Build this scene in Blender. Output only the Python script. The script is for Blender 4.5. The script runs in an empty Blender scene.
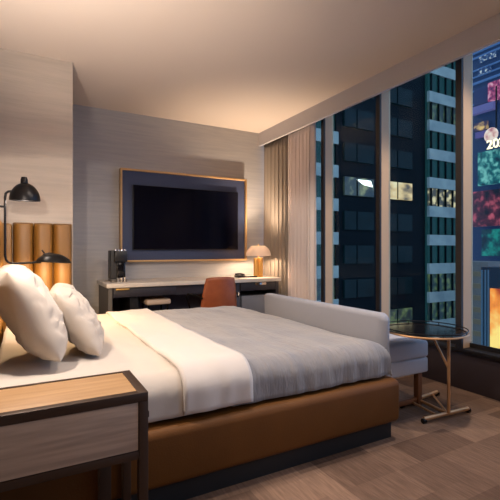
import bpy, bmesh, math, random
from mathutils import Vector, Matrix, noise
random.seed(7)
C = bpy.context.scene.collection
PI = math.pi

# ---------------------------------------------------------------- view
CAM = Vector((0, 0, 1.12)); YAW = math.radians(28.7); FPX = 411.0
FW = Vector((math.sin(YAW), math.cos(YAW), 0)); RT = Vector((math.cos(YAW), -math.sin(YAW), 0))
def ray(u, v): return FW + RT*((u-250)/FPX) + Vector((0, 0, (250-v)/FPX))
def onx(X, u, v): d = ray(u, v); return CAM + d*(X/d.x)
def ony(Y, u, v): d = ray(u, v); return CAM + d*(Y/d.y)

# ---------------------------------------------------------------- materials
def s2l(c):
    return tuple(((x/255)/12.92 if x/255 <= .04045 else ((x/255+.055)/1.055)**2.4) for x in c) + (1,)
def mat(name, rgb, rough=.6, metal=0, bump=0, bscale=60, stretch=(1, 1, 1), var=0, vscale=6, rgb2=None, sheen=0, emis=None, estr=0, coat=0, spec=.5):
    m = bpy.data.materials.new(name); m.use_nodes = True
    nt = m.node_tree; b = nt.nodes['Principled BSDF']
    b.inputs['Base Color'].default_value = s2l(rgb)
    b.inputs['Roughness'].default_value = rough; b.inputs['Metallic'].default_value = metal
    b.inputs['Specular IOR Level'].default_value = spec
    if sheen: b.inputs['Sheen Weight'].default_value = sheen
    if coat: b.inputs['Coat Weight'].default_value = coat
    if emis:
        b.inputs['Emission Color'].default_value = s2l(emis); b.inputs['Emission Strength'].default_value = estr
    tc = nt.nodes.new('ShaderNodeTexCoord'); mp = nt.nodes.new('ShaderNodeMapping')
    mp.inputs['Scale'].default_value = stretch
    nt.links.new(tc.outputs['Object'], mp.inputs['Vector'])
    if bump:
        n = nt.nodes.new('ShaderNodeTexNoise'); n.inputs['Scale'].default_value = bscale; n.inputs['Detail'].default_value = 4
        bp = nt.nodes.new('ShaderNodeBump'); bp.inputs['Strength'].default_value = bump; bp.inputs['Distance'].default_value = .01
        nt.links.new(mp.outputs[0], n.inputs['Vector']); nt.links.new(n.outputs['Fac'], bp.inputs['Height'])
        nt.links.new(bp.outputs[0], b.inputs['Normal'])
    if rgb2:
        n2 = nt.nodes.new('ShaderNodeTexNoise'); n2.inputs['Scale'].default_value = vscale; n2.inputs['Detail'].default_value = 5
        r = nt.nodes.new('ShaderNodeMapRange'); r.inputs['From Min'].default_value = .35; r.inputs['From Max'].default_value = .65
        mx = nt.nodes.new('ShaderNodeMix'); mx.data_type = 'RGBA'
        mx.inputs['A'].default_value = s2l(rgb); mx.inputs['B'].default_value = s2l(rgb2)
        nt.links.new(mp.outputs[0], n2.inputs['Vector']); nt.links.new(n2.outputs['Fac'], r.inputs['Value'])
        nt.links.new(r.outputs[0], mx.inputs['Factor']); nt.links.new(mx.outputs['Result'], b.inputs['Base Color'])
    return m

ceil_m = mat('ceiling_paint', (214, 200, 188), .9, bump=.05, bscale=200)
soffit_m = mat('soffit_paint', (184, 180, 184), .9)
wall_m = mat('linen_wallpaper', (168, 166, 168), .9, bump=.15, bscale=30, stretch=(1, 1, 14), rgb2=(178, 175, 174), vscale=3)
head_wall_m = mat('textured_wallpaper', (176, 164, 152), .9, bump=.25, bscale=14, stretch=(.6, 1, 9), rgb2=(186, 173, 160), vscale=3)
leather_m = mat('tan_leather', (128, 88, 30), .5, bump=.12, bscale=140, rgb2=(118, 80, 28), vscale=4)
frame_leather_m = mat('caramel_leather', (104, 64, 22), .6, spec=.25, bump=.12, bscale=140, rgb2=(95, 58, 20), vscale=4)
chair_leather_m = mat('cognac_leather', (146, 76, 40), .45, bump=.1, bscale=90, rgb2=(134, 66, 34), vscale=12)
black_m = mat('black_metal', (22, 20, 22), .35, .6)
satin_black_m = mat('satin_black', (20, 18, 22), .4)
plinth_m = mat('dark_plinth', (22, 24, 28), .6)
bronze_m = mat('dark_bronze', (58, 40, 28), .5, .3, bump=.05)
brass_m = mat('brushed_brass', (214, 168, 96), .4, .85)
copper_m = mat('aged_brass', (206, 160, 116), .42, .6)
gold_m = mat('gold_leaf_wood', (190, 152, 104), .5, .1)
slate_m = mat('slate_panel', (52, 62, 92), .5, bump=.05)
screen_m = mat('screen_glass', (7, 8, 22), .15, spec=.25)
sheet_m = mat('white_cotton', (194, 184, 174), .85, bump=.15, bscale=20, sheen=.2)
pillow_m = mat('pillow_cotton', (190, 177, 163), .8, bump=.25, bscale=9, sheen=.2)
fold_m = mat('duvet_cotton', (208, 200, 194), .85, bump=.15, bscale=14, sheen=.2)
blanket_m = mat('grey_blanket', (128, 128, 134), .9, bump=.7, bscale=22, stretch=(2.2, .5, .5), rgb2=(142, 138, 138), vscale=5, sheen=.4)
bench_m = mat('pale_upholstery', (190, 186, 190), .85, bump=.2, bscale=200)
bolster_m = mat('pale_grey_fabric', (150, 153, 164), .85, bump=.15, bscale=160)
drape_m = mat('taupe_drape', (150, 138, 126), .9, bump=.2, bscale=120)
marble_m = mat('white_stone', (214, 204, 192), .3, rgb2=(196, 188, 180), vscale=5)
desk_m = mat('charcoal_lacquer', (44, 42, 50), .4)
desk_side_m = mat('desk_side', (92, 86, 80), .5)
cab_m = mat('pale_drawer', (120, 124, 136), .5)
win_black_m = mat('black_window_trim', (20, 14, 13), .5)
mull_m = mat('bronze_mullion', (198, 162, 126), .55, .05, bump=.03)
sill_m = mat('dark_sill_cladding', (46, 34, 36), .6)
chrome_m = mat('chrome', (210, 205, 200), .15, 1)
base_m = mat('painted_baseboard', (120, 110, 102), .6)
floor_under = mat('plain_floor', (90, 72, 60), .8)

def wood(name, a, b_, scale=3, stretch=(1, 8, 8), rough=.5):
    m = mat(name, a, rough, bump=.1, bscale=40, stretch=stretch, rgb2=b_, vscale=scale); return m
wood_top_m = wood('oak_top', (160, 124, 86), (176, 140, 100), 3, (1.2, 14, 14))
wood_front_m = wood('grey_oak_front', (150, 128, 112), (176, 150, 130), 4, (1.0, 8, 16))
table_top_m = mat('dark_table_top', (20, 13, 12), .1, coat=.2)

def sheer():
    m = bpy.data.materials.new('sheer_curtain'); m.use_nodes = True; nt = m.node_tree; nt.nodes.clear()
    out = nt.nodes.new('ShaderNodeOutputMaterial')
    d = nt.nodes.new('ShaderNodeBsdfDiffuse'); d.inputs[0].default_value = s2l((240, 228, 222))
    t = nt.nodes.new('ShaderNodeBsdfTranslucent'); t.inputs[0].default_value = s2l((240, 228, 222))
    mx = nt.nodes.new('ShaderNodeMixShader'); mx.inputs[0].default_value = .2
    nt.links.new(d.outputs[0], mx.inputs[1]); nt.links.new(t.outputs[0], mx.inputs[2])
    nt.links.new(mx.outputs[0], out.inputs[0]); return m
sheer_m = sheer()
def shade_glass():
    m = bpy.data.materials.new('opal_shade'); m.use_nodes = True; nt = m.node_tree; nt.nodes.clear()
    out = nt.nodes.new('ShaderNodeOutputMaterial')
    d = nt.nodes.new('ShaderNodeBsdfDiffuse'); d.inputs[0].default_value = s2l((222, 208, 196))
    t = nt.nodes.new('ShaderNodeBsdfTranslucent'); t.inputs[0].default_value = s2l((220, 205, 190))
    mx = nt.nodes.new('ShaderNodeMixShader'); mx.inputs[0].default_value = .14
    nt.links.new(d.outputs[0], mx.inputs[1]); nt.links.new(t.outputs[0], mx.inputs[2])
    nt.links.new(mx.outputs[0], out.inputs[0]); return m
opal_m = shade_glass()
def glass():
    m = bpy.data.materials.new('window_glass'); m.use_nodes = True; nt = m.node_tree; nt.nodes.clear()
    out = nt.nodes.new('ShaderNodeOutputMaterial')
    g = nt.nodes.new('ShaderNodeBsdfGlossy'); g.inputs['Roughness'].default_value = .02
    t = nt.nodes.new('ShaderNodeBsdfTransparent'); t.inputs[0].default_value = (.86, .93, .93, 1)
    fr = nt.nodes.new('ShaderNodeFresnel'); fr.inputs[0].default_value = 1.13
    mx = nt.nodes.new('ShaderNodeMixShader')
    nt.links.new(fr.outputs[0], mx.inputs[0]); nt.links.new(t.outputs[0], mx.inputs[1]); nt.links.new(g.outputs[0], mx.inputs[2])
    nt.links.new(mx.outputs[0], out.inputs[0]); return m
glass_m = glass()

def carpet():
    m = bpy.data.materials.new('patchwork_carpet'); m.use_nodes = True; nt = m.node_tree; N = nt.nodes; L = nt.links
    b = N['Principled BSDF']; b.inputs['Roughness'].default_value = .95
    b.inputs['Specular IOR Level'].default_value = .15
    tc = N.new('ShaderNodeTexCoord')
    br = N.new('ShaderNodeTexBrick'); br.inputs['Scale'].default_value = 1
    br.inputs['Brick Width'].default_value = .46; br.inputs['Row Height'].default_value = .21
    br.inputs['Mortar Size'].default_value = .0; br.offset = .37
    br.inputs['Color1'].default_value = s2l((152, 122, 102)); br.inputs['Color2'].default_value = s2l((72, 54, 46))
    L.new(tc.outputs['Object'], br.inputs['Vector'])
    mp = N.new('ShaderNodeMapping'); mp.inputs['Rotation'].default_value = (0, 0, PI/2); L.new(tc.outputs['Object'], mp.inputs['Vector'])
    br2 = N.new('ShaderNodeTexBrick'); br2.inputs['Scale'].default_value = 1
    br2.inputs['Brick Width'].default_value = 1.15; br2.inputs['Row Height'].default_value = .33; br2.inputs['Mortar Size'].default_value = 0
    br2.inputs['Color1'].default_value = s2l((152, 122, 102)); br2.inputs['Color2'].default_value = s2l((72, 54, 46))
    L.new(mp.outputs[0], br2.inputs['Vector'])
    mx = N.new('ShaderNodeMix'); mx.data_type = 'RGBA'; mx.inputs['Factor'].default_value = .5
    L.new(br.outputs['Color'], mx.inputs['A']); L.new(br2.outputs['Color'], mx.inputs['B'])
    ms = N.new('ShaderNodeMapping'); ms.inputs['Scale'].default_value = (60, 6, 1); L.new(tc.outputs['Object'], ms.inputs['Vector'])
    nz = N.new('ShaderNodeTexNoise'); nz.inputs['Scale'].default_value = 1.5; nz.inputs['Detail'].default_value = 6; L.new(ms.outputs[0], nz.inputs['Vector'])
    rr = N.new('ShaderNodeMapRange'); rr.inputs['From Min'].default_value = .3; rr.inputs['From Max'].default_value = .7
    rr.inputs['To Min'].default_value = .75; rr.inputs['To Max'].default_value = 1.15
    L.new(nz.outputs['Fac'], rr.inputs['Value'])
    mu = N.new('ShaderNodeMix'); mu.data_type = 'RGBA'; mu.blend_type = 'MULTIPLY'; mu.inputs['Factor'].default_value = 1
    L.new(mx.outputs['Result'], mu.inputs['A']); L.new(rr.outputs[0], mu.inputs['B'])
    L.new(mu.outputs['Result'], b.inputs['Base Color'])
    n3 = N.new('ShaderNodeTexNoise'); n3.inputs['Scale'].default_value = 300; L.new(tc.outputs['Object'], n3.inputs['Vector'])
    bp = N.new('ShaderNodeBump'); bp.inputs['Strength'].default_value = .5; bp.inputs['Distance'].default_value = .006
    L.new(n3.outputs['Fac'], bp.inputs['Height']); L.new(bp.outputs[0], b.inputs['Normal'])
    return m
carpet_m = carpet()

def speckle(name, base, cols, scale=1.0, strength=1.0, thresh=.5, stretch=(1, 1, 1)):
    """emissive screen: a few colours broken up by noise"""
    m = bpy.data.materials.new(name); m.use_nodes = True; nt = m.node_tree; N = nt.nodes; L = nt.links
    b = N['Principled BSDF']; b.inputs['Base Color'].default_value = s2l((10, 12, 20)); b.inputs['Roughness'].default_value = .4
    tc = N.new('ShaderNodeTexCoord'); mp = N.new('ShaderNodeMapping'); mp.inputs['Scale'].default_value = stretch
    L.new(tc.outputs['Object'], mp.inputs['Vector'])
    nz = N.new('ShaderNodeTexNoise'); nz.inputs['Scale'].default_value = scale; nz.inputs['Detail'].default_value = 3
    L.new(mp.outputs[0], nz.inputs['Vector'])
    cr = N.new('ShaderNodeValToRGB'); e = cr.color_ramp.elements
    allc = [base]+cols
    e[0].position = .34; e[0].color = s2l(allc[0]); e[1].position = .66; e[1].color = s2l(allc[-1])
    for i, c in enumerate(allc[1:-1]):
        x = e.new(.34+.32*(i+1)/(len(allc)-1)); x.color = s2l(c)
    L.new(nz.outputs['Fac'], cr.inputs[0]); L.new(cr.outputs[0], b.inputs['Emission Color'])
    b.inputs['Emission Strength'].default_value = strength
    return m

# ---------------------------------------------------------------- mesh helpers
def box(bm, x0, x1, y0, y1, z0, z1, bev=0, seg=2):
    r = bmesh.ops.create_cube(bm, size=1)
    vs = r['verts']
    for v in vs:
        v.co = Vector(((x0+x1)/2+v.co.x*(x1-x0), (y0+y1)/2+v.co.y*(y1-y0), (z0+z1)/2+v.co.z*(z1-z0)))
    if bev:
        es = list({e for v in vs for e in v.link_edges})
        bmesh.ops.bevel(bm, geom=es, offset=bev, segments=seg, affect='EDGES', profile=.5)
def B(*a, **k):
    bm = bmesh.new(); box(bm, *a, **k); return bm
def tube(bm, pts, r, n=10, closed=False):
    pts = [Vector(p) for p in pts]; rings = []
    m = len(pts); up0 = None
    for i, p in enumerate(pts):
        if closed: t = pts[(i+1) % m]-pts[i-1]
        else: t = pts[min(i+1, m-1)]-pts[max(i-1, 0)]
        t.normalize()
        if up0 is None: up0 = Vector((0, 0, 1)) if abs(t.z) < .9 else Vector((1, 0, 0))
        a = t.cross(up0).normalized(); b_ = a.cross(t).normalized(); up0 = b_
        rr = r[i] if isinstance(r, (list, tuple)) else r
        rings.append([bm.verts.new(p+a*rr*math.cos(2*PI*k/n)+b_*rr*math.sin(2*PI*k/n)) for k in range(n)])
    rng = range(m) if closed else range(m-1)
    for i in rng:
        A, D = rings[i], rings[(i+1) % m]
        for k in range(n): bm.faces.new((A[k], A[(k+1) % n], D[(k+1) % n], D[k]))
    if not closed: bm.faces.new(rings[0][::-1]); bm.faces.new(rings[-1])
def T(pts, r, **k):
    bm = bmesh.new(); tube(bm, pts, r, **k); return bm
def lathe(bm, prof, n=32, mtx=Matrix()):
    rings = []
    for (r, z) in prof:
        if r < 1e-5: rings.append([bm.verts.new(mtx @ Vector((0, 0, z)))])
        else: rings.append([bm.verts.new(mtx @ Vector((r*math.cos(2*PI*k/n), r*math.sin(2*PI*k/n), z))) for k in range(n)])
    for A, D in zip(rings, rings[1:]):
        for k in range(n):
            q = (k+1) % n
            if len(A) == 1 and len(D) == 1: continue
            if len(A) == 1: bm.faces.new((A[0], D[k], D[q]))
            elif len(D) == 1: bm.faces.new((A[k], A[q], D[0]))
            else: bm.faces.new((A[k], A[q], D[q], D[k]))
def Lt(prof, loc=(0, 0, 0), n=32, rot=None):
    bm = bmesh.new(); m = Matrix.Translation(loc)
    if rot: m = m @ rot
    lathe(bm, prof, n, m); return bm
def origin(o):
    p = Vector((0, 0, 0))
    while o: p += o.location; o = o.parent
    return p
def obj(name, bm, m, parent=None, smooth=True, kind=None):
    bmesh.ops.recalc_face_normals(bm, faces=bm.faces)
    if parent: bmesh.ops.translate(bm, verts=bm.verts, vec=-origin(parent))
    me = bpy.data.meshes.new(name); bm.to_mesh(me); bm.free()
    me.materials.append(m)
    if smooth:
        me.shade_smooth()
        try: me.set_sharp_from_angle(angle=math.radians(38))
        except Exception: pass
    o = bpy.data.objects.new(name, me); C.objects.link(o)
    if parent: o.parent = parent
    if kind: o['kind'] = kind
    return o
def struct(name, bm, m): return obj(name, bm, m, kind='structure')
def thing(name, label, cat, loc=(0, 0, 0), group=None):
    o = bpy.data.objects.new(name, None); C.objects.link(o); o.empty_display_size = .1
    o.location = loc; o['label'] = label; o['category'] = cat
    if group: o['group'] = group
    return o
def tag(o, label, cat, group=None):
    o['label'] = label; o['category'] = cat
    if group: o['group'] = group
    return o
def dup(root, loc=None):
    r = root.copy(); C.objects.link(r)
    if loc is not None: r.location = loc
    def kids(a, b_):
        for ch in list(a.children):
            c = ch.copy(); C.objects.link(c); c.parent = b_; kids(ch, c)
    kids(root, r); return r

# ---------------------------------------------------------------- room shell
H = 2.80; XW = 3.06; YB = 5.13; YN = -3.4; XL = -2.4
struct('floor', B(XL-.1, 3.32, YN-.1, YB+.12, -.12, 0), carpet_m)
struct('ceiling', B(XL-.1, 3.32, YN-.1, YB+.12, H, H+.12), ceil_m)
struct('wall_back', B(XL-.1, 3.32, YB, YB+.12, 0, H), wall_m)
struct('wall_front', B(XL-.1, 3.32, YN-.1, YN, 0, H), wall_m)
struct('wall_left', B(XL-.1, XL, YN, YB, 0, H), wall_m)
struct('wall_headboard', B(-.45, -.25, .95, 4.0, 0, H), head_wall_m)
struct('wall_return', B(-.45, .376, 4.0, YB, 0, H), head_wall_m)
struct('trim_1', B(2.95, 2.985, YN, YB, 2.615, H), soffit_m)      # dropped soffit over the windows
struct('baseboard_back', B(.376, XW, YB-.015, YB, 0, .1), base_m)
# window wall: sill box, mullions, glass
struct('wall_right', B(XW+.02, 3.3, YN, YB, 0, .30, bev=.004), sill_m)
bm = bmesh.new(); box(bm, XW, 3.3, YN, YB, .30, .335, bev=.004); struct('trim_2', bm, win_black_m)
ys = [2.06-.86*k for k in range(6, -4, -1)]
ys = [y for y in ys if YN < y < YB]
for i, y in enumerate(ys):
    struct('trim_%d' % (3+2*i), B(XW+.012, 3.19, y, y+.05, .335, H), mull_m)
    struct('trim_%d' % (4+2*i), B(XW-.01, XW+.012, y+.002, y+.055, .335, H), win_black_m)
ysort = sorted(ys+[YN, YB])
for i, (a, b_) in enumerate(zip(ysort, ysort[1:])):
    w = struct('window_%d' % (i+1), B(3.17, 3.18, a+(.05 if a != YN else 0), b_, .335, H), glass_m)
    fb = bmesh.new(); box(fb, 3.15, 3.165, a+(.05 if a != YN else 0), b_, .335, .37); obj('window_frame', fb, win_black_m, w)

# ---------------------------------------------------------------- curtains
def curtain(x, y0, y1, z0, z1, folds, amp, m, name, label, seed, flare=.0):
    bm = bmesh.new(); n = folds*10; rows = 14; g = []
    rnd = random.Random(seed); ph = [rnd.uniform(-.5, .5) for _ in range(folds+2)]
    am = [rnd.uniform(.6, 1.2) for _ in range(folds+2)]
    for j in range(rows+1):
        t = j/rows; z = z1+(z0-z1)*t; row = []
        for i in range(n+1):
            s = i/n; k = s*folds; ki = int(k)
            a = amp*(am[min(ki, folds)]*(1-(k-ki))+am[min(ki+1, folds)]*(k-ki))*(.7+.3*t)
            p = ph[min(ki, folds)]*(1-(k-ki))+ph[min(ki+1, folds)]*(k-ki)
            y = y0+(y1-y0)*s+.012*math.sin(4*PI*k+p)
            xx = x+a*math.sin(2*PI*k+p)+.006*noise.noise((s*6, t*3, seed))
            row.append(bm.verts.new((xx, y, z)))
        g.append(row)
    for j in range(rows):
        for i in range(n): bm.faces.new((g[j][i], g[j][i+1], g[j+1][i+1], g[j+1][i]))
    o = obj(name, bm, m); so = o.modifiers.new('thick', 'SOLIDIFY'); so.thickness = .003
    return tag(o, label, 'curtain')
curtain(3.03, 4.44, 5.09, .01, 2.72, 7, .04, drape_m, 'drape', 'taupe floor-length drape gathered in the corner beside the desk', 3)
curtain(3.01, 3.91, 4.43, .01, 2.72, 7, .05, sheer_m, 'sheer_curtain', 'pale sheer curtain drawn back between the taupe drape and the first window pane', 5)

# ---------------------------------------------------------------- headboard
hb = thing('headboard', 'tan leather channel-tufted headboard wrapping the wall corner behind the pillows', 'headboard', (0, 4.0, 0))
def cushion(axis, a0, a1, face, back, z0, z1):
    """one vertical rounded channel; axis 'x' spans in x and faces -y"""
    bm = bmesh.new(); n = 12; prof = []
    for i in range(n+1):
        t = i/n; bulge = (1-abs(2*t-1)**2.6)**.55
        prof.append((a0+.0015+(a1-a0-.003)*t, back+(face-back)*(.35+.65*bulge)))
    prof = [(a0+.0015, back)]+prof+[(a1-.0015, back)]
    zs = [z0, z0+.006, z1-.03, z1-.012, z1]; ins = [.006, 0, 0, .006, .02]
    rings = []
    for z, q in zip(zs, ins):
        ring = []
        for (a, f) in prof:
            d = f-back; d2 = d*(1-q*12) if q < .02 else d*.55
            aa = a+(((a0+a1)/2)-a)*q
            ring.append(bm.verts.new((aa, back+d2, z) if axis == 'x' else (back+d2, aa, z)))
        rings.append(ring)
    for A, D in zip(rings, rings[1:]):
        for k in range(len(A)):
            q = (k+1) % len(A); bm.faces.new((A[k], A[q], D[q], D[k]))
    bm.faces.new(rings[0]); bm.faces.new(rings[-1][::-1]); return bm
for k in range(3): obj('channel', cushion('x', -.09+.152*k, .062+.152*k, 3.90, 3.995, .15, 1.35), leather_m, hb)
for k in range(14): obj('channel', cushion('y', 3.88-.165*(k+1), 3.88-.165*k, -.15, -.245, .15, 1.35), leather_m, hb)
obj('corner_post', B(-.245, -.095, 3.885, 3.995, .15, 1.34, bev=.02), leather_m, hb)

# ---------------------------------------------------------------- bed
bed = thing('bed', 'king bed base upholstered in caramel leather on a recessed black plinth', 'bed', (.9, 2.8, 0))
obj('bed_frame', B(-.13, 1.955, 1.70, 3.84, .105, .357, bev=.038, seg=4), frame_leather_m, bed)
obj('plinth', B(-.05, 1.925, 1.755, 3.75, 0, .105), plinth_m, bed)
obj('mattress', B(-.12, 1.90, 1.79, 3.75, .365, .545, bev=.05, seg=3), sheet_m, bed)

def fold(a, edge, r):
    """a: distance along cloth, returns (horizontal, drop) bending down past edge-r"""
    s = edge-r
    if a <= s: return a, 0
    q = (a-s)/r
    if q < PI/2: return s+r*math.sin(q), r*(1-math.cos(q))
    return edge, r+(a-s-r*PI/2)
def drape(x0, x1, off, drop, r, foot=None, wr=.004, ny=110, dx=.02, seed=0, sidewr=.006):
    yn, yf, zt = 1.775-off, 3.765+off, .548+off; c = (yn+yf)/2; half = (yf-yn)/2
    L = half-r+r*PI/2+(drop-r); bm = bmesh.new(); g = []
    xe = x1 if foot is None else (foot-r+r*PI/2+(.17-r))
    nx = int((xe-x0)/dx)
    for j in range(nx+1):
        b_ = x0+(xe-x0)*j/nx; row = []
        if foot is None: xx, dz2 = b_, 0
        else: xx, dz2 = fold(b_, foot, r)
        for i in range(ny+1):
            a = -L+2*L*i/ny; h, dz1 = fold(abs(a), half, r); h = math.copysign(h, a)
            P = Vector((xx*5, a*4, seed)); n1 = noise.noise(P); n2 = noise.noise(Vector((xx*13, a*5, seed+9)))
            dz = max(dz1, dz2); side = min(1, dz1/.08)
            z = zt-dz+(wr*n1*1.6+wr*.6*n2)*(1-side)
            y = c+h+math.copysign(1, a)*side*sidewr*(noise.noise(Vector((xx*16, z*4, seed+3)))+.6)
            x_ = xx+(.004*n2 if dz2 == 0 else .004*noise.noise(Vector((a*14, z*4, seed))))
            z = max(z, .37)
            row.append(bm.verts.new((x_, y, z)))
        g.append(row)
    for j in range(nx):
        for i in range(ny): bm.faces.new((g[j][i], g[j+1][i], g[j+1][i+1], g[j][i+1]))
    return bm
def cloth(name, bm, m, label, cat, th=.01):
    o = obj(name, bm, m); s = o.modifiers.new('thick', 'SOLIDIFY'); s.thickness = th; s.offset = -1
    return tag(o, label, cat)
cloth('blanket', drape(.86, 1.9, .018, .19, .10, foot=1.92, wr=.006, seed=4, sidewr=.012, dx=.014), blanket_m, 'rumpled grey blanket covering the foot half of the bed', 'blanket')
dv = cloth('duvet', drape(-.12, .72, .022, .19, .10, wr=.008, seed=2, sidewr=.006), sheet_m, 'white duvet spread over the head half of the bed, its edge folded back', 'duvet')
fo = obj('folded_edge', drape(.62, .965, .042, .20, .115, wr=.010, seed=6, sidewr=.01), fold_m, dv)
s = fo.modifiers.new('thick', 'SOLIDIFY'); s.thickness = .022; s.offset = -1

# ---------------------------------------------------------------- pillows
def pillow(name, L, W, Th, loc, rot, label, seed):
    bm = bmesh.new(); n = 44; tops = []; bots = []
    for i in range(n+1):
        rt, rb = [], []
        for j in range(n+1):
            u = math.sin(PI/2*(-1+2*i/n)); v = math.sin(PI/2*(-1+2*j/n))
            fu = max(0, 1-abs(u)**2.6)**.5; fv = max(0, 1-abs(v)**2.6)**.5
            h = Th/2*fu*fv
            pin = 1-.06*(1-abs(v)**2)*u**6-.09*v**4; pin2 = 1-.06*(1-abs(u)**2)*v**6-.09*u**4
            x = u*L/2*pin; y = v*W/2*pin2
            w = .018*noise.noise(Vector((u*2.2, v*2.6, seed)))+.014*noise.noise(Vector((u*5, v*5, seed+5)))-.018*max(0, .12-abs(noise.noise(Vector((u*1.6+v*3.2, v*1.4-u*2, seed+8)))))/.12
            e = fu*fv
            rt.append((x, y, h+w*e)); rb.append((x, y, -h+w*e*.5))
        tops.append(rt); bots.append(rb)
    V = [[bm.verts.new(p) for p in r] for r in tops]
    W_ = [[(V[i][j] if i in (0, n) or j in (0, n) else bm.verts.new(bots[i][j])) for j in range(n+1)] for i in range(n+1)]
    for i in range(n):
        for j in range(n):
            bm.faces.new((V[i][j], V[i+1][j], V[i+1][j+1], V[i][j+1]))
            bm.faces.new((W_[i][j], W_[i][j+1], W_[i+1][j+1], W_[i+1][j]))
    bmesh.ops.recalc_face_normals(bm, faces=bm.faces)
    # local: x = length, y = height, z = thickness -> length on world Y
    o = obj(name, bm, pillow_m); o.location = loc
    o.rotation_euler = rot
    return tag(o, label, 'pillow')
def prot(lean, twist=0):
    base = Matrix(((0, 0, 1), (1, 0, 0), (0, 1, 0)))     # x->Y, y->Z, z->X
    return (Matrix.Rotation(twist, 3, 'Z') @ Matrix.Rotation(-lean, 3, 'Y') @ base).to_euler()
pillow('pillow', .74, .50, .23, (.02, 2.35, .825), prot(math.radians(27), math.radians(3)), 'large white pillow leaning on the headboard, nearest the nightstand', 1)
pillow('pillow', .64, .42, .18, (.25, 2.48, .75), prot(math.radians(32), math.radians(-4)), 'smaller white pillow leaning in front of the large pillow, toward the bed middle', 12)

# ---------------------------------------------------------------- nightstand
ns = thing('nightstand', 'oak nightstand with dark bronze metal frame beside the bed, nearest the camera', 'nightstand', (.1, 1.55, 0))
nx0, nx1, ny0, ny1, nz = -.145, .369, 1.395, 1.685, .637
p = .031
bm = bmesh.new()
for (a, b_) in ((ny0, ny0+p), (ny1-.014, ny1)): box(bm, nx0+.0005, nx1-.0005, a, b_, nz-p if a == ny0 else nz-.02, nz, bev=.002)
for (a, b_) in ((nx0, nx0+p), (nx1-p, nx1)): box(bm, a, b_, ny0+.001, ny1-.001, nz-p, nz+.0005, bev=.002)
obj('top_frame', bm, bronze_m, ns)
bm = bmesh.new(); box(bm, nx0+p, nx1-p, ny0+.002, ny0+p-.002, .413, .441, bev=.002); box(bm, nx0+p, nx1-p, ny1-p+.002, ny1-.002, .413, .441, bev=.002)
for a in (nx0+.002, nx1-p+.002): box(bm, a, a+p-.004, ny0+p, ny1-p, .413, .441, bev=.002)
obj('lower_rail', bm, bronze_m, ns)
for (a, b_) in ((nx0, ny0), (nx1-p, ny0), (nx0, ny1-p), (nx1-p, ny1-p)):
    obj('leg', B(a, a+p, b_, b_+p, 0, nz-p, bev=.002), bronze_m, ns)
obj('inner_leg', B(nx1-p-.09, nx1-p-.045, ny1-p, ny1, 0, .413, bev=.002), bronze_m, ns)
obj('tabletop', B(nx0+p, nx1-p, ny0+p, ny1-.014, nz-.03, nz-.003, bev=.001), wood_top_m, ns)
obj('drawer', B(nx0+p+.002, nx1-p-.002, ny0+.005, ny1-.02, .443, nz-p-.001, bev=.001), wood_front_m, ns)
obj('side_latch', B(nx1, nx1+.006, ny0+.012, ny0+.026, .545, .565, bev=.001), bronze_m, ns)

# ---------------------------------------------------------------- twin-arm wall lamp
def wall_lamp(label, x, y, m_stem=black_m):
    t = thing('wall_lamp', label, 'lamp', (x, y, 1.25))
    obj('wall_mount', Lt([(0, 0), (.035, 0), (.035, .02), (.012, .03), (0, .03)], (x-.125, y, 1.43), rot=Matrix.Rotation(PI/2, 4, 'Y')), m_stem, t)
    pts = [(x-.12, y, 1.43), (x, y, 1.43)]
    obj('bracket', T(pts, .008), m_stem, t)
    zt, zb = 1.545, 1.02
    pts = [(x+.06, y, zt+.0), (x+.02, y, zt-.005), (x+.004, y, zt-.02), (x, y, zt-.05), (x, y, 1.3), (x, y, zb+.06), (x+.006, y, zb+.03), (x+.022, y, zb+.01), (x+.05, y, zb+.002), (x+.23, y, zb+.01)]
    obj('stem', T(pts, .0085), m_stem, t)
    # upper shade: hemisphere facing down
    R_ = .102
    prof = [(R_*math.sin(a), R_*1.25*math.cos(a)) for a in [PI/2*i/12 for i in range(13)]]
    prof = [(0, R_*1.25)]+prof[1:]+[(R_-.004, -.004)]+[((R_-.006)*math.sin(a), (R_-.006)*1.2*math.cos(a)) for a in [PI/2*(12-i)/12 for i in range(12)]]+[(0, (R_-.006)*1.2)]
    sh = obj('upper_shade', Lt(prof, (x+.125, y, 1.482), rot=Matrix.Rotation(math.radians(3), 4, 'X')), m_stem, t)
    obj('socket', Lt([(0, .035), (.018, .03), (.024, .012), (.024, -.02), (0, -.02)], (x+.12, y, 1.482+R_*1.25+.012)), m_stem, sh)
    obj('bulb', Lt([(0, .03), (.02, .02), (.026, 0), (.018, -.02), (0, -.026)], (x+.125, y, 1.52)), mat('bulb_glow', (255, 220, 170), .4, emis=(255, 205, 140), estr=6), sh)
    # lower shade: flattened pebble tilted to the side
    rot = Matrix.Rotation(math.radians(4), 4, 'Y') @ Matrix.Diagonal((1.1, 1, 1, 1))
    prof = [(0, .05), (.03, .047), (.065, .034), (.095, .012), (.112, -.016), (.109, -.018), (.09, .004), (.06, .024), (.03, .036), (0, .038)]
    lo = obj('lower_shade', Lt(prof, (x+.315, y-.01, 1.045), rot=rot), m_stem, t)
    obj('socket', T([(x+.235, y, 1.06), (x+.255, y, 1.075), (x+.285, y, 1.085), (x+.315, y-.005, 1.085)], [.012, .02, .018, .012]), m_stem, lo)
    obj('switch', T([(x+.262, y, 1.08), (x+.235, y, 1.12)], .006, n=6), m_stem, lo)
    return t
wl = wall_lamp('black twin-shade wall lamp above the pillows in front of the channelled headboard', -.125, 3.42)

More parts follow.
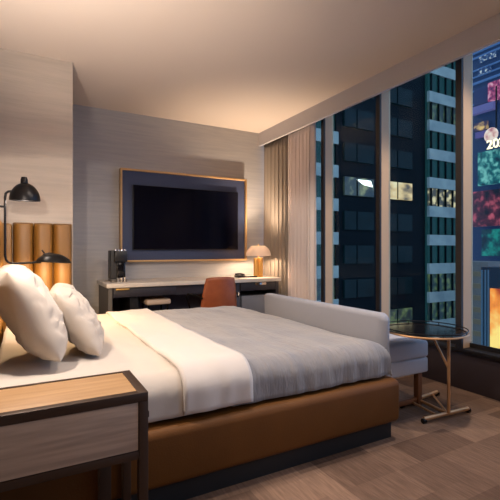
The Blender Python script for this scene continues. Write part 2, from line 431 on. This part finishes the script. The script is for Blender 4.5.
# ---------------------------------------------------------------- television in framed panel
tv = thing('television', 'flat black television mounted in a slate panel with thin gold frame', 'television', (1.85, YB, 1.54))
fx0, fx1, fz0, fz1 = 1.0, 2.715, .975, 2.105
obj('mounting_panel', B(fx0+.015, fx1-.015, YB-.05, YB-.001, fz0+.015, fz1-.015), slate_m, tv)
bm = bmesh.new(); q = .022; ya = YB-.085
box(bm, fx0, fx0+q, ya, YB-.001, fz0, fz1, bev=.002); box(bm, fx1-q, fx1, ya, YB-.001, fz0, fz1, bev=.002)
box(bm, fx0+q, fx1-q, ya, YB-.001, fz0, fz0+q, bev=.002); box(bm, fx0+q, fx1-q, ya, YB-.001, fz1-q, fz1, bev=.002)
obj('frame', bm, gold_m, tv)
sc = obj('screen_housing', B(1.147, 2.577, YB-.082, YB-.05, 1.12, 1.915, bev=.004), satin_black_m, tv)
obj('screen', B(1.153, 2.571, YB-.0835, YB-.081, 1.13, 1.909), screen_m, sc)
obj('badge', B(1.84, 1.89, YB-.085, YB-.083, 1.122, 1.129), chrome_m, sc)

# ---------------------------------------------------------------- desk
dx0, dx1, dyf, dyb, dz = .745, 2.90, 4.46, YB-.005, .765
desk = thing('desk', 'long charcoal desk with pale stone top under the television', 'desk', (1.75, 4.8, 0))
obj('desktop', B(dx0, dx1, dyf, dyb, dz-.045, dz, bev=.005), marble_m, desk)
obj('side_panel', B(dx0+.02, dx0+.06, dyf+.03, dyb, 0, dz-.045), desk_side_m, desk)
obj('side_panel', B(dx1-.06, dx1-.02, dyf+.03, dyb, 0, dz-.045), desk_m, desk)
obj('back_panel', B(dx0+.06, dx1-.06, dyb-.03, dyb, .12, dz-.16), mat('desk_back', (84, 82, 98), .6), desk)
obj('apron', B(dx0+.06, dx1-.06, dyf+.05, dyf+.07, dz-.155, dz-.045), desk_m, desk)
dr = obj('drawer', B(dx0+.08, 1.5, dyf+.03, dyf+.05, dz-.15, dz-.05, bev=.003), desk_m, desk)
obj('handle', B(.84, .98, dyf+.005, dyf+.03, dz-.072, dz-.055, bev=.003), brass_m, dr)
dr = obj('drawer', B(2.33, dx1-.065, dyf+.03, dyf+.05, dz-.15, dz-.05, bev=.003), desk_m, desk)
obj('handle', B(2.52, 2.68, dyf+.005, dyf+.03, dz-.085, dz-.055, bev=.003), chrome_m, dr)
obj('divider', B(2.26, 2.32, dyf+.04, dyb-.03, 0, dz-.155), mat('desk_leg_grey', (78, 80, 92), .5), desk)
obj('divider', B(1.0, 1.09, dyf+.08, dyb-.03, 0, dz-.155), satin_black_m, desk)
obj('cabinet_drawer', B(2.36, dx1-.09, dyf+.06, dyb-.04, .15, dz-.22, bev=.004), cab_m, desk)
# things on / under the desk
cm = thing('coffee_machine', 'tall narrow black machine with chrome studs on the left end of the desk', 'coffee machine', (.91, 4.82, dz))
obj('body', B(.835, .93, 4.74, 4.92, dz+.03, 1.115, bev=.008), mat('matte_graphite', (44, 44, 46), .5), cm)
obj('head', B(.87, 1.01, 4.70, 4.90, .985, 1.11, bev=.01), satin_black_m, cm)
obj('tank', B(.90, .99, 4.72, 4.90, dz+.045, .984, bev=.006), mat('gloss_black', (12, 10, 14), .12), cm)
obj('tray', B(.835, 1.0, 4.70, 4.92, dz, dz+.03, bev=.004), mat('grey_tray', (96, 92, 90), .4), cm)
for k in range(4): obj('stud', Lt([(0, .022), (.012, .018), (.014, 0), (0, 0)], (.885+.035*k, 4.74, 1.11), n=12), chrome_m, cm)
for k in range(3): obj('cup', Lt([(0, .002), (.013, .002), (.018, .045), (.016, .045), (.011, .006), (0, .006)], (.90+.035*k, 4.665, dz), n=14), chrome_m, cm)
dl = thing('table_lamp', 'small lamp with white dome shade and brass column base on the desk', 'lamp', (2.71, 4.72, dz))
LX, LY = 2.71, 4.72
obj('base', Lt([(0, 0), (.062, 0), (.062, .008), (0, .008)], (LX, LY, dz)), brass_m, dl)
for s_ in (-1, 1): obj('column', Lt([(0, .008), (.034, .008), (.034, .25), (0, .25)], (LX+.033*s_, LY, dz), n=28), brass_m, dl)
obj('stem', T([(LX, LY, dz+.24), (LX, LY, dz+.43)], .006), brass_m, dl)
R_ = .165
prof = [(R_*math.sin(a), .155*math.cos(a)) for a in [PI/2*i/14 for i in range(5, 15)]]+[(R_-.004, -.002)]+[((R_-.006)*math.sin(a), .148*math.cos(a)) for a in [PI/2*(14-i)/14 for i in range(10)]]+[(R_*math.sin(PI/2*5/14), .155*math.cos(PI/2*5/14))]
obj('shade', Lt(prof, (LX, LY, 1.045), n=48), opal_m, dl)
ph = thing('telephone', 'small black telephone lying on the desk left of the brass lamp', 'telephone', (2.47, 4.75, dz))
obj('body', B(2.40, 2.50, 4.68, 4.82, dz, dz+.028, bev=.008), satin_black_m, ph)
obj('handset', T([(2.38, 4.75, dz+.035), (2.41, 4.74, dz+.045), (2.45, 4.73, dz+.047), (2.50, 4.72, dz+.032)], [.016, .011, .011, .016]), satin_black_m, ph)
obj('cord', T([(2.50, 4.72, dz+.01), (2.54, 4.68, dz+.008), (2.60, 4.70, dz+.008), (2.66, 4.66, dz+.008)], .008, n=8), satin_black_m, ph)

# desk chair
ch = thing('desk_chair', 'cognac leather desk chair with black metal frame pulled up to the desk', 'chair', (1.86, 4.2, 0))
CX, CY = 1.84, 4.22
def shell():
    bm = bmesh.new(); g = []
    for j in range(13):
        t = j/12; row = []
        for i in range(13):
            s_ = -1+2*i/12; w = .222+.008*math.sin(PI*t) - .055*t
            x = CX+s_*w; y = CY-.20-.05*t+.05*abs(s_)**2
            z = .42+.41*t - .012*(abs(s_)**4)*(t > .9)
            row.append(bm.verts.new((x, y, z)))
        g.append(row)
    for j in range(12):
        for i in range(12): bm.faces.new((g[j][i], g[j][i+1], g[j+1][i+1], g[j+1][i]))
    return bm
bk = obj('backrest', shell(), chair_leather_m, ch); m_ = bk.modifiers.new('t', 'SOLIDIFY'); m_.thickness = .022; m_.offset = 1
obj('seat', B(CX-.215, CX+.215, CY-.20, CY+.22, .41, .455, bev=.02, seg=3), chair_leather_m, ch)
for sx in (-1, 1):
    for sy in (-1, 1):
        obj('leg', T([(CX+sx*.16, CY+sy*.13, .415), (CX+sx*.22, CY+sy*.20, 0)], .011), black_m, ch)
    obj('armrest', T([(CX+sx*.205, CY+.16, .44), (CX+sx*.255, CY+.15, .60), (CX+sx*.255, CY+.10, .635), (CX+sx*.25, CY-.13, .635), (CX+sx*.21, CY-.20, .61)], .011), black_m, ch)
st = thing('stool', 'low cream upholstered stool half hidden under the desk', 'stool', (1.3, 4.72, 0))
obj('seat', B(1.19, 1.47, 4.56, 4.9, .50, .565, bev=.02, seg=3), mat('cream_fabric', (190, 170, 156), .8), st)
for a in (1.22, 1.44):
    for b_ in (4.60, 4.86): obj('leg', T([(a, b_, .5), (a, b_, 0)], .012), black_m, st)

# ---------------------------------------------------------------- window bench (sofa) at the foot of the bed
bn = thing('window_bench', 'pale grey upholstered window bench with low back against the foot of the bed', 'bench', (2.3, 2.7, 0))
BY0, BY1 = 1.99, 3.38
def slab():
    # low back: profile in XZ (slightly tilted), near end softly rounded
    bm = bmesh.new(); rings = []
    for (y, q) in ((1.86, .044), (1.864, .034), (1.875, .018), (1.895, .006), (1.92, 0), (2.3, 0), (2.9, 0), (3.30, 0), (3.33, .02)):
        x0, x1, z0, z1 = 1.962+q, 2.06-q, .30+q, .715-q; r = min(.03, (x1-x0)/2-.0005); ring = []
        for (cx, cz, a0) in ((x1-r, z1-r, 0), (x0+r, z1-r, PI/2), (x0+r, z0+r, PI), (x1-r, z0+r, 1.5*PI)):
            for k in range(5):
                a = a0+PI/2*k/4; ring.append(bm.verts.new((cx+r*math.cos(a)-.0*(cz), y+.06*((cz-.3)/.42-1)*-0, cz+r*math.sin(a))))
        rings.append(ring)
    for A, D in zip(rings, rings[1:]):
        for k in range(len(A)):
            q = (k+1) % len(A); bm.faces.new((A[k], A[q], D[q], D[k]))
    bm.faces.new(rings[0]); bm.faces.new(rings[-1][::-1]); return bm
obj('backrest', slab(), bolster_m, bn)
obj('seat_cushion', B(2.063, 2.57, BY0, BY1, .345, .465, bev=.022, seg=3), bench_m, bn)
obj('seat_base', B(2.063, 2.57, BY0+.004, BY1-.004, .235, .345, bev=.015, seg=3), bench_m, bn)
woodleg_m = mat('walnut_leg', (120, 76, 48), .5)
for (a, b_) in ((2.48, BY0+.02), (2.48, BY1-.06), (2.12, BY0+.02), (2.12, BY1-.06)):
    obj('leg', B(a, a+.042, b_, b_+.042, 0, .24, bev=.003), woodleg_m, bn)
obj('stretcher', B(2.13, 2.51, BY0+.03, BY0+.055, .02, .055, bev=.003), woodleg_m, bn)

# ---------------------------------------------------------------- round side table
tb = thing('side_table', 'round dark-topped side table with brass gallery rim and wheeled cantilever base', 'side table', (2.42, 1.85, 0))
TX, TY, TZ, TR = 2.355, 1.86, .582, .262
obj('tabletop', Lt([(0, -.008), (TR-.006, -.008), (TR-.003, 0), (TR-.006, .006), (0, .006)], (TX, TY, TZ), n=56), table_top_m, tb)
def ring(z, r, rr):
    bm = bmesh.new(); tube(bm, [(TX+r*math.cos(2*PI*k/56), TY+r*math.sin(2*PI*k/56), z) for k in range(56)], rr, n=8, closed=True); return bm
obj('rim', ring(TZ-.004, TR, .007), copper_m, tb)
gal = obj('gallery_rail', ring(TZ+.018, TR, .0035), black_m, tb)
for k in range(8):
    a = 2*PI*k/8+.3
    obj('gallery_post', T([(TX+TR*math.cos(a), TY+TR*math.sin(a), TZ), (TX+TR*math.cos(a), TY+TR*math.sin(a), TZ+.018)], .003, n=6), black_m, tb)
SX, SY = 2.475, 1.765
obj('post', T([(SX, SY, .03), (SX, SY, TZ-.008)], .0105), copper_m, tb)
obj('brace', T([(SX, SY, .33), (2.41, 1.86, TZ-.012)], .008), copper_m, tb)
obj('brace', T([(SX, SY, .05), (SX+.04, SY+.02, .16)], .001), copper_m, tb)
def foot(p0, p1, parent):
    f = obj('foot_rail', T([p0, p1], .0135), copper_m, parent)
    for p_ in (p0, p1):
        v = Vector(p_); d = (Vector(p1)-Vector(p0)).normalized()*.012
        obj('caster', T([v-d+Vector((0, 0, -.012)), v+d+Vector((0, 0, -.012))], .0165), black_m, f)
def flo(u, v, z=.028): d = ray(u, v); return tuple(CAM+d*((z-1.12)/d.z))
a1, a2 = flo(424, 419), flo(468, 408.5)
b1, b2 = flo(402, 404), flo(437, 392)
foot(a1, a2, tb); foot(b1, b2, tb)
mid = lambda p_, q_, t: tuple(Vector(p_)*(1-t)+Vector(q_)*t)
obj('cross_rail', T([mid(a1, a2, .52), mid(b1, b2, .40)], .011), copper_m, tb)
obj('cross_rail', T([mid(a1, a2, .30), mid(b1, b2, .22)], .009), copper_m, tb)
obj('diagonal_stay', T([mid(a1, a2, .52), mid(b1, b2, .85)], .007), copper_m, tb)
# ---------------------------------------------------------------- outside: towers
tower_m = mat('dark_teal_cladding', (2, 12, 16), .7, rgb2=(1, 9, 12), vscale=.3)
dark_pane_m = mat('dark_pane', (5, 19, 22), .35, rgb2=(3, 11, 14), vscale=.8, emis=(30, 84, 98), estr=.05)
spandrel_m = mat('pale_spandrel', (140, 146, 134), .8, rgb2=(116, 124, 118), vscale=.5)
strip_pane_m = mat('strip_glazing', (13, 38, 40), .3, rgb2=(5, 18, 22), vscale=1.2, emis=(50, 110, 114), estr=.2)
warm_pane = speckle('warm_office', (24, 40, 40), [(90, 84, 64), (255, 232, 180)], 1.8, .8)
warm_room = speckle('warm_meeting_room', (90, 78, 56), [(236, 200, 140), (255, 236, 190)], .9, .95, stretch=(.5, 1, 1))
lit_pane = speckle('lit_office', (16, 34, 34), [(50, 62, 52), (150, 156, 110)], .8, .8)
green_pane = speckle('green_office', (10, 34, 38), [(30, 62, 54), (110, 130, 80)], 1.4, .6)
lamp_panel = mat('ceiling_lamp_panel', (255, 255, 240), .5, emis=(250, 250, 225), estr=2.2)
YT = 32.0
def zat(Y, u, v): return ony(Y, u, v).z
def office(name, label, x0, x1, y, rows, ncol, pane_mats, style, depth=12, zlo=-45, zhi=60):
    t = thing(name, label, 'building', ((x0+x1)/2, y+depth/2, zlo))
    core = obj('facade', B(x0, x1, y, y+depth, zlo, zhi), tower_m if style == 'dark' else strip_pane_m, t, smooth=False)
    return t
P = 3.55; PW = 3.36
# dark central tower: punched windows
x0, x1 = 27.6, 41.4
dt = office('dark_tower', 'dark teal office tower across the street with punched windows seen between the mullions', x0, x1, YT+.6, None, 0, None, 'dark')
zref = zat(YT, 357, 186)                           # centre of the lit row
cols_ = [(28.8, 32.9), (34.8, 38.9)]
for r in range(-9, 9):
    zc = zref+r*P
    for c, (a, b_) in enumerate(cols_):
        if r == 0: mm = lit_pane if c == 0 else warm_room
        elif r in (-4, -5): mm = green_pane if c == 1 else dark_pane_m
        else: mm = dark_pane_m
        w = obj('window', B(a, b_, YT+.35, YT+.60, zc-.95, zc+.95), mm, dt, smooth=False)
        for mx_ in ((a+b_)/2-.35,): obj('glazing_bar', B(mx_-.05, mx_+.05, YT+.28, YT+.35, zc-.95, zc+.95), tower_m, w, smooth=False)
        if r == 0 and c == 0:
            bmq = bmesh.new(); vs = [bmq.verts.new(v_) for v_ in ((30.4, YT+.30, zc+.75), (32.4, YT+.30, zc+.75), (32.7, YT+.30, zc+.1), (31.4, YT+.30, zc+.25))]
            vs2 = [bmq.verts.new(v_.co+Vector((0, .05, 0))) for v_ in vs]
            bmq.faces.new(vs); bmq.faces.new(vs2[::-1])
            for k in range(4): bmq.faces.new((vs[k], vs[(k+1) % 4], vs2[(k+1) % 4], vs2[k]))
            obj('ceiling_lamp', bmq, lamp_panel, w, smooth=False)
for m__ in (tower_m, dark_pane_m, strip_pane_m, spandrel_m): m__.node_tree.nodes['Principled BSDF'].inputs['Specular IOR Level'].default_value = .08
# two striped wings
def wing(label, x0, x1, off=0):
    t = thing('striped_tower', label, 'building', ((x0+x1)/2, YT+6, -45))
    obj('core', B(x0, x1, YT+.3, YT+12, -45, 60), strip_pane_m, t, smooth=False)
    zz = zat(YT, 442, 212)+off
    for r in range(-9, 11):
        sp = obj('spandrel', B(x0-.05, x1+.05, YT-.05, YT+.3, zz+r*PW-.62, zz+r*PW+.62), spandrel_m, t, smooth=False)
    for r in range(-9, 10):
        mm = {0: warm_pane if x0 > 30 else strip_pane_m, 3: green_pane, -4: green_pane, -3: green_pane}.get(r, strip_pane_m)
        w = obj('window_band', B(x0, x1, YT+.2, YT+.3, zz+r*PW+.62, zz+(r+1)*PW-.62), mm, t, smooth=False)
    bm = bmesh.new(); k = x0+.4
    while k < x1: box(bm, k-.06, k+.06, YT-.02, YT+.25, -44, 59); k += 1.3
    obj('mullion', bm, tower_m, t, smooth=False)
    return t
wing('glass tower with pale grey-blue stripes right of the dark tower', 41.4, 48.3)
wing('glass tower with pale grey-blue stripes left of the dark tower', 14.0, 27.6)

# billboard district on a facade facing the room
XC = 60.0
blue_facade = speckle('blue_facade', (16, 40, 84), [(30, 66, 124), (52, 96, 160)], .25, .5, stretch=(1, 1, 3))
bt = thing('billboard_tower', 'blue lit tower carrying billboards at the right edge of the view', 'building', (66, 32, -45))
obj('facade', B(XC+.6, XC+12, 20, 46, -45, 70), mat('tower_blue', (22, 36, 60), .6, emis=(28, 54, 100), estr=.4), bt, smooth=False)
def quad_on(u0, v0, u1, v1, front, thick, skew=True):
    """panel on the tower facade covering that stretch of it"""
    a = onx(XC, u0, (v0+v1)/2); b_ = onx(XC, u1, (v0+v1)/2)
    uc = (u0+u1)/2
    zt = onx(XC, uc, v0).z; zb = onx(XC, uc, v1).z
    y0, y1 = min(a.y, b_.y), max(a.y, b_.y)
    return B(XC+front, XC+front+thick, y0, y1, zb, zt)
random.seed(3)
for (v0, v1) in ((39, 40.2), (44.5, 46), (50, 51.5), (63, 64.2), (70, 71), (76, 78), (84, 85), (98, 99)):
    obj('light_band', quad_on(468, v0, 512, v1, .3, .4), mat('band_blue', (40, 70, 110), .5, emis=(84, 120, 172), estr=.45), bt, smooth=False)
pan = lambda name, q, m_: obj(name, quad_on(*q), m_, bt, smooth=False)
win_dots = speckle('lit_dots', (18, 44, 96), [(24, 52, 104), (60, 96, 150), (226, 226, 226)], 2.6, .8, stretch=(1, 1, 1.2))
pan('lit_window_row', (478, 54, 494, 59, .2, .4), win_dots)
pan('lit_window_row', (477, 67, 489, 73, .2, .4), win_dots)
pan('magenta_sign', (489, 79, 515, 98, -.3, .5), speckle('magenta', (50, 40, 90), [(170, 60, 110), (240, 170, 200)], 1.6, .9))
pan('dark_panel', (474, 88, 489, 104, 0, .4), mat('navy_panel', (24, 30, 62), .5, emis=(34, 44, 90), estr=.5))
pan('lavender_ledge', (472, 105, 495, 112, -.4, .9), mat('lavender', (70, 66, 100), .5, emis=(116, 112, 176), estr=.45))
pan('amber_windows', (473, 122, 487, 130, .1, .3), speckle('amber_dots', (36, 30, 60), [(80, 60, 80), (250, 200, 120)], 1.0, .9))
pan('violet_ledge', (476, 131, 491, 137, -.2, .5), mat('violet', (80, 66, 110), .5, emis=(84, 70, 120), estr=.6))
pan('teal_screen', (481, 150, 515, 184, -.8, .5), speckle('teal_screen_pic', (14, 50, 70), [(26, 110, 118), (130, 206, 200)], 1.1, .85))
pan('rose_screen', (476, 190, 515, 226, -.8, .5), speckle('rose_screen_pic', (18, 16, 30), [(80, 30, 50), (206, 90, 110)], .8, .85))
pan('green_screen', (484, 229, 515, 256, -.6, .5), speckle('green_screen_pic', (12, 34, 54), [(14, 70, 84), (30, 150, 140)], .8, .8))
# round white flower-like sign and the numerals under it
pc = onx(XC, 496, 136)
bm = bmesh.new(); lathe(bm, [(0, .3), (.85, .2), (1.05, 0), (0, 0)], 24, Matrix.Translation((XC-1.2, pc.y, pc.z)) @ Matrix.Rotation(-PI/2, 4, 'Y'))
obj('round_sign', bm, speckle('round_sign_pic', (190, 120, 130), [(244, 200, 190), (255, 240, 230)], 1.2, 1.0), bt)
cu = bpy.data.curves.new('numerals', 'FONT'); cu.body = '202'; cu.size = 1.8; cu.extrude = .12; cu.align_x = 'LEFT'
tm = bpy.data.objects.new('numerals_curve', cu); me_ = bpy.data.meshes.new_from_object(tm); bpy.data.objects.remove(tm)
tx = bpy.data.objects.new('numerals', me_); C.objects.link(tx)
pn = onx(XC-1.6, 486.5, 149.5)
tx.parent = bt; tx.location = pn-bt.location; tx.rotation_euler = (PI/2, 0, -PI/2)
me_.materials.clear(); me_.materials.append(mat('numeral_glow', (255, 240, 200), .5, emis=(255, 226, 170), estr=1.6))
obj('mast', B(XC-2, XC-1.85, onx(XC-2, 496, 100).y-.08, onx(XC-2, 496, 100).y+.08, onx(XC-2, 496, 128).z, onx(XC-2, 496, 86).z), satin_black_m, bt)

# low grey building + dark framed fire screen nearer the street
gb = thing('low_building', 'pale grey low building at the foot of the billboard tower', 'building', (52, 30, -45))
zt_ = onx(50, 476, 262).z
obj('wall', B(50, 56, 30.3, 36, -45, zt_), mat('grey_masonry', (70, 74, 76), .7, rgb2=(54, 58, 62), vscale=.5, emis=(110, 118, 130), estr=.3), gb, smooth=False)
for k in range(10):
    zz = zt_-1.5-k*1.5
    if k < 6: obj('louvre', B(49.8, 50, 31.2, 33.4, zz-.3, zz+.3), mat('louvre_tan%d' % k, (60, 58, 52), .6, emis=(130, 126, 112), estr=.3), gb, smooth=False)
kf = thing('screen_kiosk', 'blue-black framed tower holding a glowing orange street screen', 'billboard', (46, 27, -45))
KX = 44.0
def kq(u0, v0, u1, v1, f, th):
    a = onx(KX, u0, v0); b_ = onx(KX, u1, v1)
    return B(KX+f, KX+f+th, min(a.y, b_.y), max(a.y, b_.y), onx(KX, (u0+u1)/2, v1).z, onx(KX, (u0+u1)/2, v0).z)
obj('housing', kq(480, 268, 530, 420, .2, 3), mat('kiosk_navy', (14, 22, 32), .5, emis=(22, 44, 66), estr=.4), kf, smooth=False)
for (u_, w_) in ((481, .7), (484.5, .6), (487.5, .5)):
    obj('light_strip', kq(u_, 270, u_+w_, 400, 0, .2), mat('strip_%d' % int(u_), (40, 60, 80), .5, emis=(80, 116, 146), estr=.4), kf, smooth=False)
def fire():
    m = bpy.data.materials.new('fire_picture'); m.use_nodes = True; nt = m.node_tree; N = nt.nodes; L = nt.links
    b = N['Principled BSDF']; tc = N.new('ShaderNodeTexCoord'); b.inputs['Base Color'].default_value = (.01, .01, .01, 1)
    nz = N.new('ShaderNodeTexNoise'); nz.inputs['Scale'].default_value = .22; nz.inputs['Detail'].default_value = 4
    L.new(tc.outputs['Object'], nz.inputs['Vector'])
    cr = N.new('ShaderNodeValToRGB'); e = cr.color_ramp.elements
    e[0].position = .32; e[0].color = s2l((110, 30, 20)); e[1].position = .58; e[1].color = s2l((255, 214, 120))
    a = e.new(.40); a.color = s2l((170, 60, 20)); a = e.new(.49); a.color = s2l((246, 140, 50))
    L.new(nz.outputs['Fac'], cr.inputs[0]); L.new(cr.outputs[0], b.inputs['Emission Color']); b.inputs['Emission Strength'].default_value = 1.3
    return m
obj('screen', kq(490.5, 290, 530, 376, -.1, .3), fire(), kf, smooth=False)
struct('ground', B(4, 110, -60, 110, -46, -45), mat('street', (26, 30, 40), .6, emis=(60, 60, 70), estr=.1))

# ---------------------------------------------------------------- light
w = bpy.data.worlds.new('dusk'); bpy.context.scene.world = w; w.use_nodes = True
w.node_tree.nodes['Background'].inputs[0].default_value = s2l((140, 168, 214)); w.node_tree.nodes['Background'].inputs[1].default_value = 3.0
def light(name, typ, loc, energy, rgb, size=.1, rot=None, spot=None, blend=.2, sy=None):
    l = bpy.data.lights.new(name, typ); l.energy = energy; l.color = s2l(rgb)[:3]
    if typ == 'AREA': l.size = size; 
    if typ == 'AREA' and sy: l.shape = 'RECTANGLE'; l.size_y = sy
    if typ in ('POINT', 'SPOT'): l.shadow_soft_size = size
    if typ == 'SPOT': l.spot_size = spot; l.spot_blend = blend
    o = bpy.data.objects.new(name, l); C.objects.link(o); o.location = loc
    if rot is not None: o.rotation_euler = rot
    return o
def aim(d): return Vector(d).to_track_quat('-Z', 'Y').to_euler()
WARM = (255, 238, 222)
# bedside wall lamp beyond the left edge of the frame: cone down over bed, cone up to the ceiling
e0 = math.radians(11-71)
light('bedside_down', 'SPOT', (-.10, 1.92, 1.58), 50, WARM, .02, aim((math.cos(e0)*.25, math.cos(e0)*.97, math.sin(e0))), math.radians(142), .06)
light('bedside_up', 'SPOT', (-.12, 2.2, 1.70), 110, WARM, .06, aim((.25, .3, 1)), math.radians(120), .6)
# lamp bulbs in view, then two added overhead fills out of view
light('upper_bulb', 'POINT', (-.0, 3.42, 1.485), 6, WARM, .02)
light('lower_bulb', 'POINT', (.21, 3.41, 1.035), 34, (255, 214, 160), .02)
light('desk_bulb', 'POINT', (LX, LY, 1.10), 28, (255, 222, 186), .03)
light('desk_up', 'SPOT', (LX, LY, 1.12), 115, (255, 226, 196), .03, (PI, 0, 0), math.radians(95), .9)
light('window_fill', 'SPOT', (2.25, 1.5, 2.78), 110, WARM, .05, (0, 0, 0), math.radians(150), .3)  # added unseen spot, brightens sheer, bench and mullion sides
light('room_fill', 'SPOT', (1.1, 1.9, 2.78), 85, WARM, .05, (0, 0, 0), math.radians(152), .15)  # added unseen spot, brightens bed top and walls
# added soft fill areas behind the camera, standing for no known fixture
light('rear_fill', 'AREA', (1.3, -1.2, 2.72), 28, (255, 236, 222), 1.2, (0, 0, 0))  # general room fill, added
light('entry_fill', 'AREA', (-1.2, .3, 2.72), 16, (255, 228, 205), .8, (0, 0, 0))  # weaker added fill from the entry side

# ---------------------------------------------------------------- camera, view
cd = bpy.data.cameras.new('camera'); cd.sensor_width = 36; cd.lens = FPX/500*36; cd.clip_start = .05; cd.clip_end = 400
cam = bpy.data.objects.new('camera', cd); C.objects.link(cam); cam.location = CAM; cam.rotation_euler = (PI/2, 0, -YAW)
S = bpy.context.scene; S.camera = cam
S.view_settings.view_transform = 'Standard'; S.view_settings.look = 'None'; S.view_settings.gamma = 1; S.view_settings.exposure = 0
